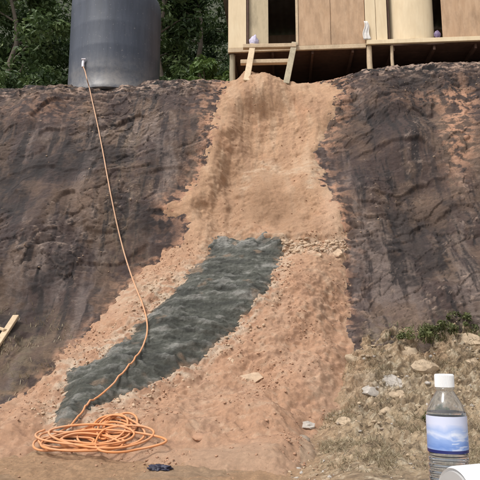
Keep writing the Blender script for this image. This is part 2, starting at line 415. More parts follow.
# rock: purple brown body, black and grey water streaks down the fall line, olive band, rust, pale flecks on broken edges
s1 = fbm(X * 1.7 + .5 * w1, T * .30, 401, 5, .6); s2 = fbm(X * 5.5 + .5 * w1, T * .55, 411, 5, .62); p1 = fbm(X * .8, T * .7, 421, 5, .55)
f1 = fbm(X * 4 + T, T * 6, 431, 5, .65); f2 = fbm((X + .5 * T) * 6 + 1.5 * wob, (T - .25 * X) * 13 + 1.5 * wob2, 441, 5, .72); f3 = fbm(X * 26, T * 34, 451, 2, .7)
lr = lap(DR, 2) + .5 * lap(DR, 5)
chip = np.clip(ss(.004, .02, lr) * (.4 + .6 * rough), 0, 1)
cr = flat_c((.084, .055, .046))
cr = mixc(cr, ss(-.25, .45, p1 + .35 * s1), (.140, .097, .067))
cr = mixc(cr, .62 * ss(-.15, .6, s1 + .3 * f1 - .1 + .9 * gx(85, 275, 40, 40) + .8 * gx(385, 290, 50, 45) + .6 * gx(350, 180, 14, 22) + .5 * gx(365, 105, 30, 25) - .5 * ss(150, 90, PY)), (.180, .155, .138))
cr = mixc(cr, .8 * ss(-.3, .4, s2 * .7 + .3 * f1) * (np.exp(-((PX - 122) / 24) ** 2) * ss(95, 150, PY) * ss(340, 280, PY) + .5 * gx(425, 230, 50, 60)), (.200, .160, .100))
cr = mixc(cr, .85 * ss(.05, .5, s2 + .35 * f1 + .45 * gx(418, 150, 18, 70) + .35 * gx(95, 315, 35, 25) + .25 * gx(20, 170, 30, 60)), (.036, .026, .026))
cr = mixc(cr, .6 * ss(.25, .7, fbm(X * 3.4, T * .42, 461, 5, .6)), (.060, .039, .038))
cr = mixc(cr, ss(90, 10, PX) * ss(285, 350, PY) * ss(-.5, .4, f1) * .8, (.150, .125, .075))
cr = mixc(cr, .7 * ss(300, 335, PY) * ss(345, 375, PX) * ss(-.4, .5, f1), (.18, .155, .10))
fleck = .10 + .38 * gx(155, 160, 50, 50) + .55 * gx(412, 160, 12, 65) + .30 * ss(120, 90, PY)
cr = mixc(cr, np.clip(fleck, 0, 1) * ss(.45, .9, f2 + .5 * f1 + .3 * p1) * .8, (.33, .27, .21))
cr = mixc(cr, chip * ss(0, .6, f1 + .3 * f3) * .6, (.30, .24, .185))
big1 = fbm(X * .55 + 4, T * .5, 471, 4, .55); big2 = fbm(X * .9 + 8, T * .45, 481, 5, .6)
cr = mixc(cr, .75 * ss(.05, .55, big1 + .25 * f1), (.036, .025, .024))
cr = mixc(cr, .55 * ss(.1, .6, big2 + .25 * f1), (.165, .110, .070))
crest_b = ss(-1.0, -.25, T - Lc)
cr = mixc(cr, .75 * crest_b * ss(-.1, .35, f1 + .5 * wob), (.36, .28, .215))
cr = mixc(cr, crest_b * ss(.1, .4, fbm(X * 1.6, T * 11, 491, 4, .6) + .3 * wob2), (.028, .022, .024))
rust = gx(458, 130, 17, 45) * 1.2 + .6 * gx(445, 98, 60, 9) + .45 * gx(45, 108, 50, 16) + .55 * ss(-30, -1, sS) * (.4 + .6 * up) + .5 * ss(-9, 1, sS) + .3 * gx(200, 120, 16, 30)
cr = mixc(cr, np.clip(rust, 0, 1) * ss(-.25, .3, f1 + .5 * s2), (.36, .215, .132))
lum_ = cr.mean(-1, keepdims=True); cr = cr * np.clip((lum_ / .115), .2, 2.2) ** .5 * .80 * np.array((1.05, .96, .97))
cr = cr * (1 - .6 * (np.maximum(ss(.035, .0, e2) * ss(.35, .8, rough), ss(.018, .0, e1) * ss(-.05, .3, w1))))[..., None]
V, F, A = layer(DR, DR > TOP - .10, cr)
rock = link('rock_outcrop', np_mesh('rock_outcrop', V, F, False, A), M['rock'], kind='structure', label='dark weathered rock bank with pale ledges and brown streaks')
# soil: orange below, tan and dusty above, browner slab with painted-in hollow shade in the middle of the chute, pale crumbs beside the cement
u1 = fbm(X * 1.4, T * 1.1, 501, 5, .58); u2 = fbm(X * 4.5, T * 7, 511, 5, .65); u3 = fbm(X * 3.4 + .6 * w1, T * .8, 521, 5, .6)
cs = flat_c((.445, .250, .146))
cs = mixc(cs, ss(-.2, .6, u1) * .6, (.46, .285, .18))
cs = mixc(cs, up * ss(-.6, .3, u1 + .4) * .85, (.45, .278, .168))
cs = mixc(cs, up * ss(0., .7, u3) * .5, (.50, .35, .235))
cs = mixc(cs, up * ss(-.05, -.6, u3) * .6, (.33, .195, .12))
cs = mixc(cs, up * .95 * gx(272, 205, 36, 32) * ss(-1., .1, u1), (.27, .155, .088))  # brown slab tone, deepened to put the hollow's shade into the colour
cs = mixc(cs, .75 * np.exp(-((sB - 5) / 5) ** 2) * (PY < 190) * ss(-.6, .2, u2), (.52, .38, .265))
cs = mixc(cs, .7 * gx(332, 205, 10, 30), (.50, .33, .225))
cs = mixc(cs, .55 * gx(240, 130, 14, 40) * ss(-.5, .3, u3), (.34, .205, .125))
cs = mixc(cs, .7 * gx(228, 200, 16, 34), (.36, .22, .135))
cs = mixc(cs, ss(16, 2, -sG) * (1 - up) * ss(-.35, .3, u2) * .9, (.53, .41, .295))
cs = mixc(cs, gx(150, 292, 50, 16) * .8 * ss(-.4, .3, u2), (.52, .39, .27))
cs = mixc(cs, (1 - up) * ss(.25, .7, u2) * .42, (.51, .355, .235))
cs = mixc(cs, (1 - up) * ss(-.3, -.7, u2) * .55, (.30, .165, .10))
cs = mixc(cs, np.exp(-((PY - 246) / 7) ** 2) * ss(236, 256, PX) * ss(-.3, .2, u2) * .9, (.55, .44, .33))
cs = mixc(cs, ss(440, 462, PY + 6 * u1) * .7, (.40, .25, .155))
cs = mixc(cs, ss(6, -6, sS) * .5 * (PX > 300), (.40, .30, .20))
lo_ = (1 - up)[..., None]; cs = cs * (1 + lo_ * np.array((.02, .06, .13)))
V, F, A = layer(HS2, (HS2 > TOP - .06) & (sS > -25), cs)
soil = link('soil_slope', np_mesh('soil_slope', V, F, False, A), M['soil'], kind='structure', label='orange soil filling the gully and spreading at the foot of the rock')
# cement: greenish charcoal, paler lips across the slope, bits of soil on it
v1 = fbm(X * 1.3, T * 5.5, 601, 5, .62); v2 = fbm(X * 5, T * 12, 611, 4, .65)
cc = flat_c((.080, .082, .067))
cc = mixc(cc, ss(-.1, .5, v1) * .8, (.135, .136, .114))
cc = mixc(cc, ss(-.1, -.55, v1) * .8, (.042, .043, .036))
cc = mixc(cc, ss(.32, .7, v1 + .4 * v2) * .9, (.27, .26, .235))
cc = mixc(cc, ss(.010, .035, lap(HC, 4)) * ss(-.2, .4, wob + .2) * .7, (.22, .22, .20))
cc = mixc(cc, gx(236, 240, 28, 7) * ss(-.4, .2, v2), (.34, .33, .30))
cc = mixc(cc, ss(.45, .8, fbm(X * 2.2, T * 3, 621, 4)) * .6 + ss(6, -3, sG) * ss(-.2, .4, v2) * .7, (.33, .225, .15))
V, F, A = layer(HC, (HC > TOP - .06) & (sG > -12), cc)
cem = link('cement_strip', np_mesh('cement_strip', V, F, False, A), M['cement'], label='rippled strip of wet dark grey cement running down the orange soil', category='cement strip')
# ground: straw and tan, grey and dark litter, orange brown in front of the soil
q1 = fbm(X * 2.0, T * 2.6, 701, 5, .6); q2 = fbm(X * 7, T * 10, 711, 5, .68)
cg = flat_c((.41, .315, .215))
cg = mixc(cg, ss(-.1, .6, q1) * .8, (.49, .39, .275))
cg = mixc(cg, ss(0, -.6, q1) * .6, (.26, .195, .135))
cg = mixc(cg, ss(.2, .6, q2) * .8, (.58, .51, .40))
cg = mixc(cg, ss(-.2, -.6, q2) * .75, (.135, .105, .075))
cg = mixc(cg, .7 * gx(382, 385, 32, 10) * ss(-.5, .2, q2), (.58, .53, .45))
cg = mixc(cg, .6 * gx(440, 352, 50, 12) * ss(-.4, .3, q1), (.45, .30, .195))
cg = mixc(cg, np.clip(ss(35, 4, -sS) * .45 + .9 * ss(448, 460, PY) * ss(390, 240, PX), 0, 1), (.41, .265, .165))
cg = mixc(cg, .45 * ss(452, 470, PY) * ss(.1, .6, fbm(X * .8, T * 4, 721, 4, .6)), (.30, .235, .175))
cg = cg * np.array((1.05, 1., .93))
V, F, A = layer(HGs, (HGs > TOP - .08), cg)
big = 400.; o = len(V)
V = np.concatenate([V, [(-big, -big, -.12), (big, -big, -.12), (big, 9.4, -.12), (-big, 9.4, -.12)]])
F = np.concatenate([F, [(o, o + 1, o + 2, o + 3)]])
for k_ in A: A[k_] = (A[k_][0], np.concatenate([A[k_][1], np.full((4, A[k_][1].shape[1]), .28)]))
ground = link('ground', np_mesh('ground', V, F, False, A), M['ground'], kind='structure', label='tan stony ground below the rock bank')

def hit(px, py):
    """point of the visible slope seen at this picture position"""
    d = (QX - px) ** 2 + (QY - py) ** 2
    d = np.where(inner, d, 1e9) + (BY > 15.2) * 1e6
    near = np.flatnonzero(d.ravel() < 5.)
    i = near[np.argmin(Ptop[..., 1].ravel()[near] + .05 * d.ravel()[near])] if len(near) else np.argmin(d)
    j = np.unravel_index(i, d.shape)
    return Vector(Ptop[j]), Vector((0, NY[j], NZ[j]))
def top_z(x, y):
    d = (Ptop[..., 0] - x) ** 2 + (Ptop[..., 1] - y) ** 2
    return float(Ptop[np.unravel_index(np.argmin(d), d.shape)][2])

# ground on top of the bank and the wooded hillside behind
gx_ = np.linspace(-120, 120, 61); gy_ = np.concatenate([np.linspace(15.2, 34, 20), np.linspace(36, 130, 30)])
GX, GY = np.meshgrid(gx_, gy_)
zt = np.interp(GX, xx, 7.8 * zscale) - .12
GZ = zt + np.maximum(0, GY - 30) * .75 + fbm(GX * .1, GY * .1, 231, 3) * ss(22, 40, GY) * 1.5 + fbm(GX * .8, GY * .8, 3, 3) * .05
idx = np.arange(GX.size).reshape(GX.shape)
F = np.stack([idx[:-1, :-1], idx[:-1, 1:], idx[1:, 1:], idx[1:, :-1]], -1).reshape(-1, 4)
kf = NT('forest floor'); n_ = kf.noise(kf.obj(), .8, 8, .7)
M['forest'] = kf.fin(kf.ramp(n_, [(.3, (.014, .018, .009)), (.7, (.05, .055, .025))]), .95)
link('hill', np_mesh('hill', np.stack([GX, GY, GZ], -1).reshape(-1, 3), F), M['forest'], kind='structure', label='dark wooded hillside behind the rock bank')

# ------------------------------------------------------------------ trees
def leaves(C, N, size, spread_up=.5):
    """folded leaves at centres C with normals N"""
    n = len(C); a = RNG.normal(size=(n, 3)); N = N / (np.linalg.norm(N, axis=1)[:, None] + 1e-9)
    a -= (a * N).sum(1)[:, None] * N; a /= np.linalg.norm(a, axis=1)[:, None] + 1e-9
    b = np.cross(N, a); s = size * RNG.uniform(.6, 1.35, (n, 1))
    V = np.stack([C - a * s, C + b * s * .42 + N * s * .12, C + a * s - N * s * .25, C - b * s * .42 + N * s * .12], 1).reshape(-1, 3)
    i = np.arange(n)[:, None] * 4
    return V, np.concatenate([i + np.array([[0, 1, 2]]), i + np.array([[0, 2, 3]])], 1).reshape(-1, 3)
def crown_mesh(name, blobs, per, size, light=.5):
    Cs, Ns, Ts = [], [], []
    for (c, r) in blobs:
        n = int(per * RNG.uniform(.7, 1.2)); d = RNG.normal(size=(n, 3)); d /= np.linalg.norm(d, axis=1)[:, None]
        rad = RNG.uniform(.35, 1.05, (n, 1)) ** .6
        Cs.append(np.array(c) + d * rad * np.array(r)); nn = d * .7 + RNG.normal(size=(n, 3)) * .5 + np.array([0, -.15, .55]); Ns.append(nn)
        Ts.append(np.clip(RNG.normal(light, .2) + RNG.normal(0, .15, n), 0, 1))
    V, F = leaves(np.concatenate(Cs), np.concatenate(Ns), size)
    return np_mesh(name, V, F, False, {'tint': ('FLOAT', np.repeat(np.concatenate(Ts), 4))})
def tree(name, x, y, h, rx, m, label, cat='tree', group=None, nb=70, per=130, size=.105, lean=0, low=.18, light=.5, trunk=.16, barkm='bark'):
    z0 = top_z(x, y) if y < 16 else float(np.interp(x, xx, 7.8 * zscale)) - .15 + max(0, y - 30) * .75
    e = empty(name, (x, y, z0), 0, label=label, category=cat)
    if group: e['group'] = group
    mb = MB(); tp = Vector((lean, 0, h * .92)); n = 9
    pts = [Vector((lean * (i / n) ** 1.3 + .12 * math.sin(i * 1.7 + x), .1 * math.cos(i * 1.3 + y), h * .92 * i / n - .1)) for i in range(n + 1)]
    mb.tube(pts, [trunk * (1 - .85 * i / n) * (1.35 if i == 0 else 1) for i in range(n + 1)], 9)
    blobs = []
    limbs = max(5, nb // 7)
    for i in range(limbs):
        f = low + (1 - low) * (i + random.random()) / limbs
        b = pts[min(n, int(f * n))]; ang = random.uniform(0, 6.283) ; wid = rx * math.sin(math.pi * min(.97, max(.12, (f - low) / (1 - low) * .8 + .17))) * random.uniform(.75, 1.1)
        tip = b + Vector((math.cos(ang) * wid, math.sin(ang) * wid, random.uniform(.1, .5) * wid + .2))
        mid = b.lerp(tip, .5) + Vector((0, 0, .12 * wid))
        mb.tube([b, b.lerp(mid, .5), mid, tip], [trunk * .4 * (1.1 - f * .6), trunk * .3 * (1.1 - f * .6), trunk * .2 * (1.1 - f * .6), .012], 6)
        for k in range(nb // limbs):
            g = random.uniform(.35, 1.08)
            c = b.lerp(tip, g) + Vector((random.gauss(0, .35), random.gauss(0, .35), random.gauss(.1, .3))) * (rx / 2.2)
            rr = random.uniform(.28, .6) * (rx / 2.2)
            blobs.append((c[:], (rr * 1.15, rr * 1.15, rr * .8)))
    mb.build('trunk', M[barkm], e, smooth=True)
    link('crown', crown_mesh('crown', blobs, per, size, light), M[m], e)
    return e
g1 = 'forest trees behind the bank'
tree('tree', -10.6, 20.5, 8.2, 2.6, 'leafA', 'dark leafy tree at the far left edge behind the rock', group=g1, nb=90, low=.06)
tree('tree', -7.6, 19.0, 7.2, 2.3, 'leafB', 'mid green tree just left of the dark water tank', group=g1, nb=90, low=.05)
tree('tree', -5.6, 22.5, 10.5, 2.9, 'leafA', 'tall dark green tree directly behind the water tank', group=g1, nb=110, low=.08)
tree('tree', -2.75, 19.6, 8.4, 1.9, 'leafA', 'slim dark tree with grey trunk just right of the water tank', group=g1, nb=60, low=.42, trunk=.13)
tree('tree', -1.55, 21.5, 9.2, 2.2, 'leafB', 'green tree between the water tank and the wooden shack', group=g1, nb=90, low=.12, light=.42)
tree('tree', .9, 22.5, 9.5, 2.6, 'leafA', 'dark tree close behind the left corner of the shack', group=g1, nb=90, low=.1)
tree('tree', -13.8, 22.5, 9.5, 2.8, 'leafB', 'outermost green tree left of the others behind the rock', group=g1, nb=70, low=.1)
tree('tree', -9.0, 25.5, 12.5, 3.2, 'leafB', 'taller mid green tree in the second row at left', group=g1, nb=110, low=.1, light=.38)
tree('tree', -3.6, 26.5, 13.5, 3.2, 'leafA', 'tall dark tree in the second row right of the tank', group=g1, nb=110, low=.12, light=.4)
tree('tree', 1.8, 27.5, 13, 3.2, 'leafB', 'tall green tree rising far behind the shack', group=g1, nb=80, low=.15, light=.4)
fb = []
for i in range(420):                                     # far-off wood on the hillside, one mass
    x_, y_ = RNG.uniform(-26, 14), RNG.uniform(30, 44)
    z_ = float(np.interp(x_, xx, 7.8 * zscale)) + (y_ - 30) * .75 + RNG.uniform(.3, 5)
    r_ = RNG.uniform(.7, 1.6); fb.append(((x_, y_, z_), (r_, r_, r_ * .8)))
link('far_wood', crown_mesh('far_wood', fb, 120, .24, .32), M['leafA'], kind='stuff', label='dark mass of woodland on the hillside behind the trees', category='woodland')
def bush(name, x, y, h, r, m, label, cat='bush', size=.1, nb=26, per=80, light=.55, z=None, group=None):
    z0 = top_z(x, y) if z is None else z
    e = empty(name, (x, y, z0), 0, label=label, category=cat)
    if group: e['group'] = group
    blobs = []; mb = MB()
    for i in range(nb):
        a = random.uniform(0, 6.283); q_ = r * math.sqrt(random.random()); hz = h * (1 - .6 * (q_ / r) ** 2) * random.uniform(.25, .95)
        c = Vector((q_ * math.cos(a), q_ * math.sin(a), hz)); rr = r * random.uniform(.16, .34); blobs.append((c[:], (rr, rr, rr * .8)))
        if i % 2 == 0: mb.tube([(.15 * c.x, .15 * c.y, -.05), (.55 * c.x, .55 * c.y, c.z * .6), c], [.02 * h, .014 * h, .005], 5)
    mb.build('stem', M['bark'], e, smooth=True)
    link('foliage', crown_mesh('foliage', blobs, per, size, light), M[m], e)
    return e
p_ = at(207, 66, 16.6); bush('bush', p_.x, 16.6, p_.z - 7.75 + .35, .75, 'leafC', 'fresh yellow green bush beside the left corner post of the shack', nb=30, per=70, size=.085)
p_ = at(180, 70, 17.4); bush('bush', p_.x, 17.4, 1.5, .9, 'leafB', 'low dark green bush right of the tank base', nb=28, size=.09)
p_ = at(28, 70, 17.4); bush('bush', p_.x, 17.4, 1.7, 1.2, 'leafA', 'low dark bush left of the tank behind the crest', nb=34, size=.1)
p_ = at(-30, 70, 17.8); bush('bush', p_.x, 17.8, 1.9, 1.2, 'leafB', 'green bush at the left picture edge behind the crest', nb=34, size=.1)
p_ = at(60, 60, 18.6); bush('bush', p_.x, 18.6, 2.4, 1.1, 'leafA', 'taller dark bush tucked behind the left side of the tank', nb=34, size=.1)

# ------------------------------------------------------------------ water tank
def mat_tank():
    k = NT('dark blue grey tank'); ob = k.obj(); z = k.sep(ob)[2]
    n = k.noise(k.scale(ob, (4, 4, .5)), 1.5, 8, .72)
    col = k.ramp(n, [(.35, (.034, .041, .060)), (.5, (.044, .053, .077)), (.62, (.056, .065, .090)), (.75, (.050, .056, .072))])
    dust = k.math('MULTIPLY', k.ramp(z, [(.0, 1.), (1., 0.)]), k.ramp(k.noise(ob, 2.6, 9, .75), [(.35, .05), (.62, .95)]))
    col = k.mix(dust, col, (.24, .22, .205))
    spk = k.ramp(k.noise(ob, 16, 5, .7), [(.62, 0.), (.70, .7)])
    col = k.mix(spk, col, (.22, .21, .21))
    return k.fin(col, .46, k.bump(k.noise(ob, 3, 4, .5), .15, .03))
M['tank'] = mat_tank()
TY = 15.15
tc = at(114.5, 80, TY); rT = 45.5 / FPX * (TY * CP + (tc.z - CAMZ) * SP) * .995
zT = top_z(tc.x, TY - .8) - .22
tank = empty('water_tank', (tc.x, TY, zT), 0, label='large dark blue grey water tank standing on the crest of the rock', category='water tank')
pr = [(rT * .97, 0), (rT, .02), (rT, .10), (rT * .985, .13)]
for i in range(4):
    z_ = .55 + i * .62
    pr += [(rT * .985, z_ - .06), (rT * .987, z_ - .03), (rT * .987, z_ + .03), (rT * .985, z_ + .06)]
pr += [(rT * .985, 2.75), (rT * .96, 2.85), (rT * .8, 3.02), (rT * .35, 3.18)]
MB().lathe(pr, 96, cap0=True).build('body', M['tank'], tank, smooth='angle')
MB().lathe([(rT * .36, 3.15), (rT * .36, 3.27), (rT * .33, 3.29), (.02, 3.31)], 48, cap1=True).build('lid', M['tank'], tank, smooth='angle')
vy = 0.
for _ in range(4):
    vp = at(83, 63, TY - vy) - Vector((tc.x, TY, zT)); vy = math.sqrt(max(.04, rT * rT - vp.x ** 2)) + .05
vp = at(83, 63, TY - vy) - Vector((tc.x, TY, zT))
mb = MB(); mb.tube([vp + Vector((0, .22, .06)), vp + Vector((0, .1, .06)), vp + Vector((0, .02, .05)), vp + Vector((0, 0, -.03)), vp + Vector((.01, -.02, -.12))], .035, 12)
tap = mb.build('outlet_tap', M['white_metal'], tank, smooth='angle')
mb = MB(); mb.tube([vp + Vector((-.04, .0, .10)), vp + Vector((.06, 0, .10))], .02, 8); mb.tube([vp + Vector((0, 0, .085)), vp + Vector((0, 0, .10))], .015, 8); mb.tube([vp + Vector((0, .01, .06)), vp + Vector((0, .005, .09))], .015, 8)
mb.build('tap_handle', M['white_metal'], tap, smooth='angle')
hose_start = Vector((tc.x, TY, zT)) + vp + Vector((.01, -.03, -.10))

# ------------------------------------------------------------------ wooden shack on stilts
YA = 14.95; A_ = at(228, 50, YA); B_ = at(480, 41, YA * .968)
ang = math.atan2(B_.y - A_.y, B_.x - A_.x); e_ = Vector((math.cos(ang), math.sin(ang), 0)); nrm = Vector((-math.sin(ang), math.cos(ang), 0))
ZF = (A_.z + B_.z) / 2
def ws(px, dep=0.):
    """distance along the front wall (set back by dep) seen at this column"""
    u = (px - 240) / FPX; v = (240 - 45) / FPX; d = Vector((u, CP - v * SP, 0))
    o_ = Vector((A_.x, A_.y, 0)) + nrm * dep
    k = o_.dot(nrm) / d.dot(nrm); return (d * k - o_).dot(e_)
GZ0 = top_z(A_.x, A_.y)
shack = empty('wooden_shack', (A_.x, A_.y, GZ0), ang, label='tan and cream plywood shack raised on posts at the top of the bank', category='shack')
zf = ZF - GZ0; S1 = ws(610); H = 2.5; DP = 4.0
def wall(name, m, p0, p1, z0=None, z1=H, d0=0., th=.03, **kw):
    s0, s1 = ws(p0, d0), ws(p1, d0)
    return MB().box((s0, d0, zf + (z0 if z0 is not None else .05)), (s1, d0 + th, zf + z1), .004).build(name, M[m], shack, **kw)
wall('wall_panel', 'cream_ply', 228.3, 246.2)
wall('corner_stud', 'dark_wood', 246.6, 248.6, d0=.02, th=.08)
wall('door', 'beige_ply', 249, 268.5, .06, 2.0, d0=.11, th=.035)
wall('door_jamb', 'pale_wood', 296, 298.6, d0=-.012, th=.12, z1=2.1)
wall('door_lintel', 'pale_wood', 248.9, 295.6, 2.1, 2.22, d0=-.012, th=.12)
wall('wall_panel', 'tan_ply', 248.9, 298.5, 2.23, H)
wall('wall_panel', 'tan_ply', 299, 331)
wall('wall_panel', 'tan_ply', 331.4, 365.6)
wall('wall_board', 'cream_ply', 366.2, 376.6, .0, d0=-.03)
wall('wall_board', 'cream_ply', 377, 388, .0, d0=-.027)
wall('corner_stud', 'dark_wood', 388.2, 390.4, d0=.03, th=.06)
# bowed cream sheet standing in the opening
s0, s1 = ws(391.4), ws(437.6); nb_ = 20
V = []; F = []
for i in range(nb_ + 1):
    a = math.pi * (.04 + .92 * i / nb_); s_ = (s0 + s1) / 2 - math.cos(a) * (s1 - s0) / 2; d_ = .30 - math.sin(a) * .34
    so, do = (s_ - (s0 + s1) / 2) * .985 + (s0 + s1) / 2, d_ + .02
    V += [(s_, d_, zf + .125), (s_, d_, zf + 2.2), (so, do, zf + .125), (so, do, zf + 2.2)]
for i in range(nb_):
    a, b = 4 * i, 4 * i + 4
    F += [(a, b, b + 1, a + 1), (a + 2, a + 3, b + 3, b + 2), (a, a + 2, b + 2, b), (a + 1, b + 1, b + 3, a + 3)]
F += [(0, 1, 3, 2), (4 * nb_, 4 * nb_ + 2, 4 * nb_ + 3, 4 * nb_ + 1)]
MB().add(V, F).build('curved_sheet', M['cream_ply'], shack, smooth='angle', label='bowed cream sheet standing in the right opening of the wall')
wall('wall_panel', 'tan_ply', 443.4, 500)
wall('wall_panel', 'tan_ply', 500.5, 609)
wall('wall_panel', 'tan_ply', 391, 443, 2.21, H, d0=.002)
# rim boards
MB().box((ws(228), -.005, zf - .07), (ws(366), .06, zf + .047), .005).build('rim_board', M['pale_wood'], shack)
MB().box((ws(366.4), -.11, zf - .03), (ws(609), -.035, zf + .085), .005).build('rim_board', M['cream_ply'], shack)
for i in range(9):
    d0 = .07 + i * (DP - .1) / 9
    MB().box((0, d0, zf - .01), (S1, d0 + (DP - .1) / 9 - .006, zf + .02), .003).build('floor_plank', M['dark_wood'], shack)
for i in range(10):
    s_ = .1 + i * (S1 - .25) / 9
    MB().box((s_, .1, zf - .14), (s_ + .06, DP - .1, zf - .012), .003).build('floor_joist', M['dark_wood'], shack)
MB().box((0, DP - .03, zf + .03), (S1, DP, zf + H), .004).build('wall_back', M['tan_ply'], shack)
MB().box((0, .04, zf + .03), (.03, DP - .04, zf + H), .004).build('wall_side', M['tan_ply'], shack)
MB().box((S1 - .03, .04, zf + .03), (S1, DP - .04, zf + H), .004).build('wall_side', M['tan_ply'], shack)
# corrugated roof
nr = 180; V = []; F = []
for i in range(nr + 1):
    s_ = -.35 + (S1 + .7) * i / nr
    for d_, z_ in ((-.35, H + .28), (DP + .4, H + .02)):
        for th in (0, .006): V.append((s_, d_, zf + z_ + .02 * math.sin(i * 1.6) + th + .02))
for i in range(nr):
    a, b = 4 * i, 4 * i + 4; F += [(a, a + 2, b + 2, b), (a + 1, b + 1, b + 3, a + 3), (a, b, b + 1, a + 1), (a + 2, a + 3, b + 3, b + 2)]
MB().add(V, F).build('roof', M['roof'], shack, smooth=True)
def to_w(s_, d_): w = Vector((A_.x, A_.y, 0)) + e_ * s_ + nrm * d_; return w.x, w.y
def post(px, w, d_, m='grey_wood', top=-.075):
    s_ = ws(px, d_); x, y = to_w(s_, d_); zg = top_z(x, y) - GZ0 - .12
    MB().tube([(s_ + .01, d_, zg), (s_ - .005, d_, zg * .5 + (zf + top) * .5), (s_, d_, zf + top)], [w * .5, w * .47, w * .45], 10).build('post', M[m], shack, smooth='angle')
post(232.5, .17, .16); post(369, .15, .03, 'pale_wood', -.035); post(391.6, .09, .03, 'pale_wood', -.035); post(560, .15, .03, 'grey_wood')
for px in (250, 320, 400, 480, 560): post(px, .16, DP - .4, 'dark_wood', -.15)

# ladder at the door
def wp(px, py, Y): return at(px, py, Y)
fl_, nl_ = hit(247, 79); fr_, nr_ = hit(286.5, 82)
yl = A_.y - .16; tl = wp(253, 44.5, yl); tr_ = wp(294.5, 43, yl - .02)
lad = empty('ladder', ((fl_ + fr_) / 2)[:], 0, label='short rough wooden step ladder leaning at the shack doorway', category='ladder')
lo = Vector(lad.location)
for a, b in ((fl_, tl), (fr_, tr_)):
    a = Vector((a.x, min(a.y, yl - .35), a.z)); mb = MB()
    dd = (b - a).normalized()
    mb.beam(a - dd * .06 - lo, b + dd * .02 - lo, .15, .05, up=(0, -1, .3), bev=.008).build('rail', M['grey_wood' if b is tr_ else 'pale_wood'], lad)
for (pa, pb) in (((243, 47.0), (296, 46.0)), ((240.5, 62.6), (292, 61.6))):
    a, b = wp(*pa, yl - (.11 if pa[1] < 50 else .30)), wp(*pb, yl - (.11 if pa[1] < 50 else .30))
    MB().beam(a - lo, b - lo, .14, .105, bev=.01).build('rung', M['pale_wood'], lad)

# small things on the shack
def lump(name, m, c, r, seed, label=None, cat=None, parent=None, sub=3, amp=.25, flatb=None, rot=0., freq=2.2, cuts=0, **props):
    bm = bmesh.new(); bmesh.ops.create_icosphere(bm, subdivisions=sub, radius=1)
    P = np.array([v.co[:] for v in bm.verts]); rs = np.random.default_rng(seed)
    d = 1 + amp * (pn(P[:, 0] * freq + seed, P[:, 1] * freq, P[:, 2] * freq + 3) + .5 * pn(P[:, 0] * freq * 2.4, P[:, 1] * freq * 2.4 + seed, P[:, 2] * freq * 2.4))
    Q = P * d[:, None]
    for _ in range(cuts):
        n = rs.normal(size=3); n /= np.linalg.norm(n); h = rs.uniform(.5, .85); k = Q @ n
        Q = Q - np.maximum(k - h, 0)[:, None] * n * .92
    Q = Q * np.array(r)
    if flatb is not None: Q[:, 2] = np.maximum(Q[:, 2], -flatb)
    F = np.array([[v.index for v in f.verts] for f in bm.faces]); bm.free()
    cr, sr = math.cos(rot), math.sin(rot); Q = np.stack([Q[:, 0] * cr - Q[:, 1] * sr, Q[:, 0] * sr + Q[:, 1] * cr, Q[:, 2]], -1)
    o = link(name, np_mesh(name, Q, F, True), m, parent, **props); o.location = c
    if not cuts: pass
    else: o.data.set_sharp_from_angle(angle=R(32))
    if label: o['label'] = label; o['category'] = cat
    return o
p_ = at(254, 39, A_.y - .04)
lump('plastic_bag', M['lilac'], (p_.x, p_.y, ZF + .05 + .15), (.11, .08, .17), 5, 'small lilac and white plastic bag on the doorway sill of the shack', 'bag', amp=.35, flatb=.15)
p_ = at(367, 31, A_.y - .30)
mb = MB(); V = []; F = []
for i in range(13):
    f = i / 12
    for j in range(7):
        g = j / 6 - .5; V.append((g * (.10 + .10 * f) + .02 * math.sin(f * 7), -.035 - .02 * math.sin(j * 2 + f * 3) - .03 * f, -.52 * f))
for i in range(12):
    for j in range(6): F.append((i * 7 + j, i * 7 + j + 1, (i + 1) * 7 + j + 1, (i + 1) * 7 + j))
rag = mb.add(V, F).build('hanging_rag', M['cloth'], smooth=True, label='white rag hanging on the cream boards of the shack wall', category='rag')
sw = ws(366.5, -.04); wx, wy = to_w(sw, -.035); rag.location = (wx, wy, ZF + .62)
md = rag.modifiers.new('thick', 'SOLIDIFY'); md.thickness = .012
sw = ws(438, -.07); wx, wy = to_w(sw, -.075)
lump('plastic_pouch', M['purple'], (wx, wy, ZF + .085 + .095), (.08, .03, .11), 9, 'small dark purple pouch standing beside the bowed cream sheet', 'pouch', amp=.3, flatb=.095)

# ------------------------------------------------------------------ orange hose: tap to coil
def on(px, py, off=.016):
    p, n = hit(px, py); return p + n * off
run = [hose_start, at(85, 71, hose_start.y - .12), at(87, 79.5, hose_start.y - .42)]
p0 = [(89, 88), (92, 99), (95, 112), (99, 130), (103, 152), (108, 180), (113, 207), (118, 232), (124, 256), (132, 281), (141, 301), (148, 316), (150, 330), (147, 344),
      (140, 356), (130, 369), (119, 381), (106, 391), (94, 401), (84, 412), (75, 423), (70, 431)]
dr = [on(x, y, .045 if y < 280 else .025) for x, y in p0]
for _ in range(2):                                       # pull the run taut over the bumps
    dr = [dr[0]] + [(dr[i] * .5 + (dr[i - 1] + dr[i + 1]) * .25) for i in range(1, len(dr) - 1)] + [dr[-1]]
def lift(p, off):
    d = (Ptop[..., 0] - p.x) ** 2 + (Ptop[..., 1] - p.y) ** 2 + (Ptop[..., 2] - p.z) ** 2
    j = np.unravel_index(np.argmin(d), d.shape); n = Vector((0, NY[j], NZ[j])); k = (p - Vector(Ptop[j])).dot(n)
    return p + n * max(0, off - k) if k < off else p
path = spline(run + dr, 6)
path = path[:8] + [lift(p, .05 if p.z > 2.6 else .03) for p in path[8:]]
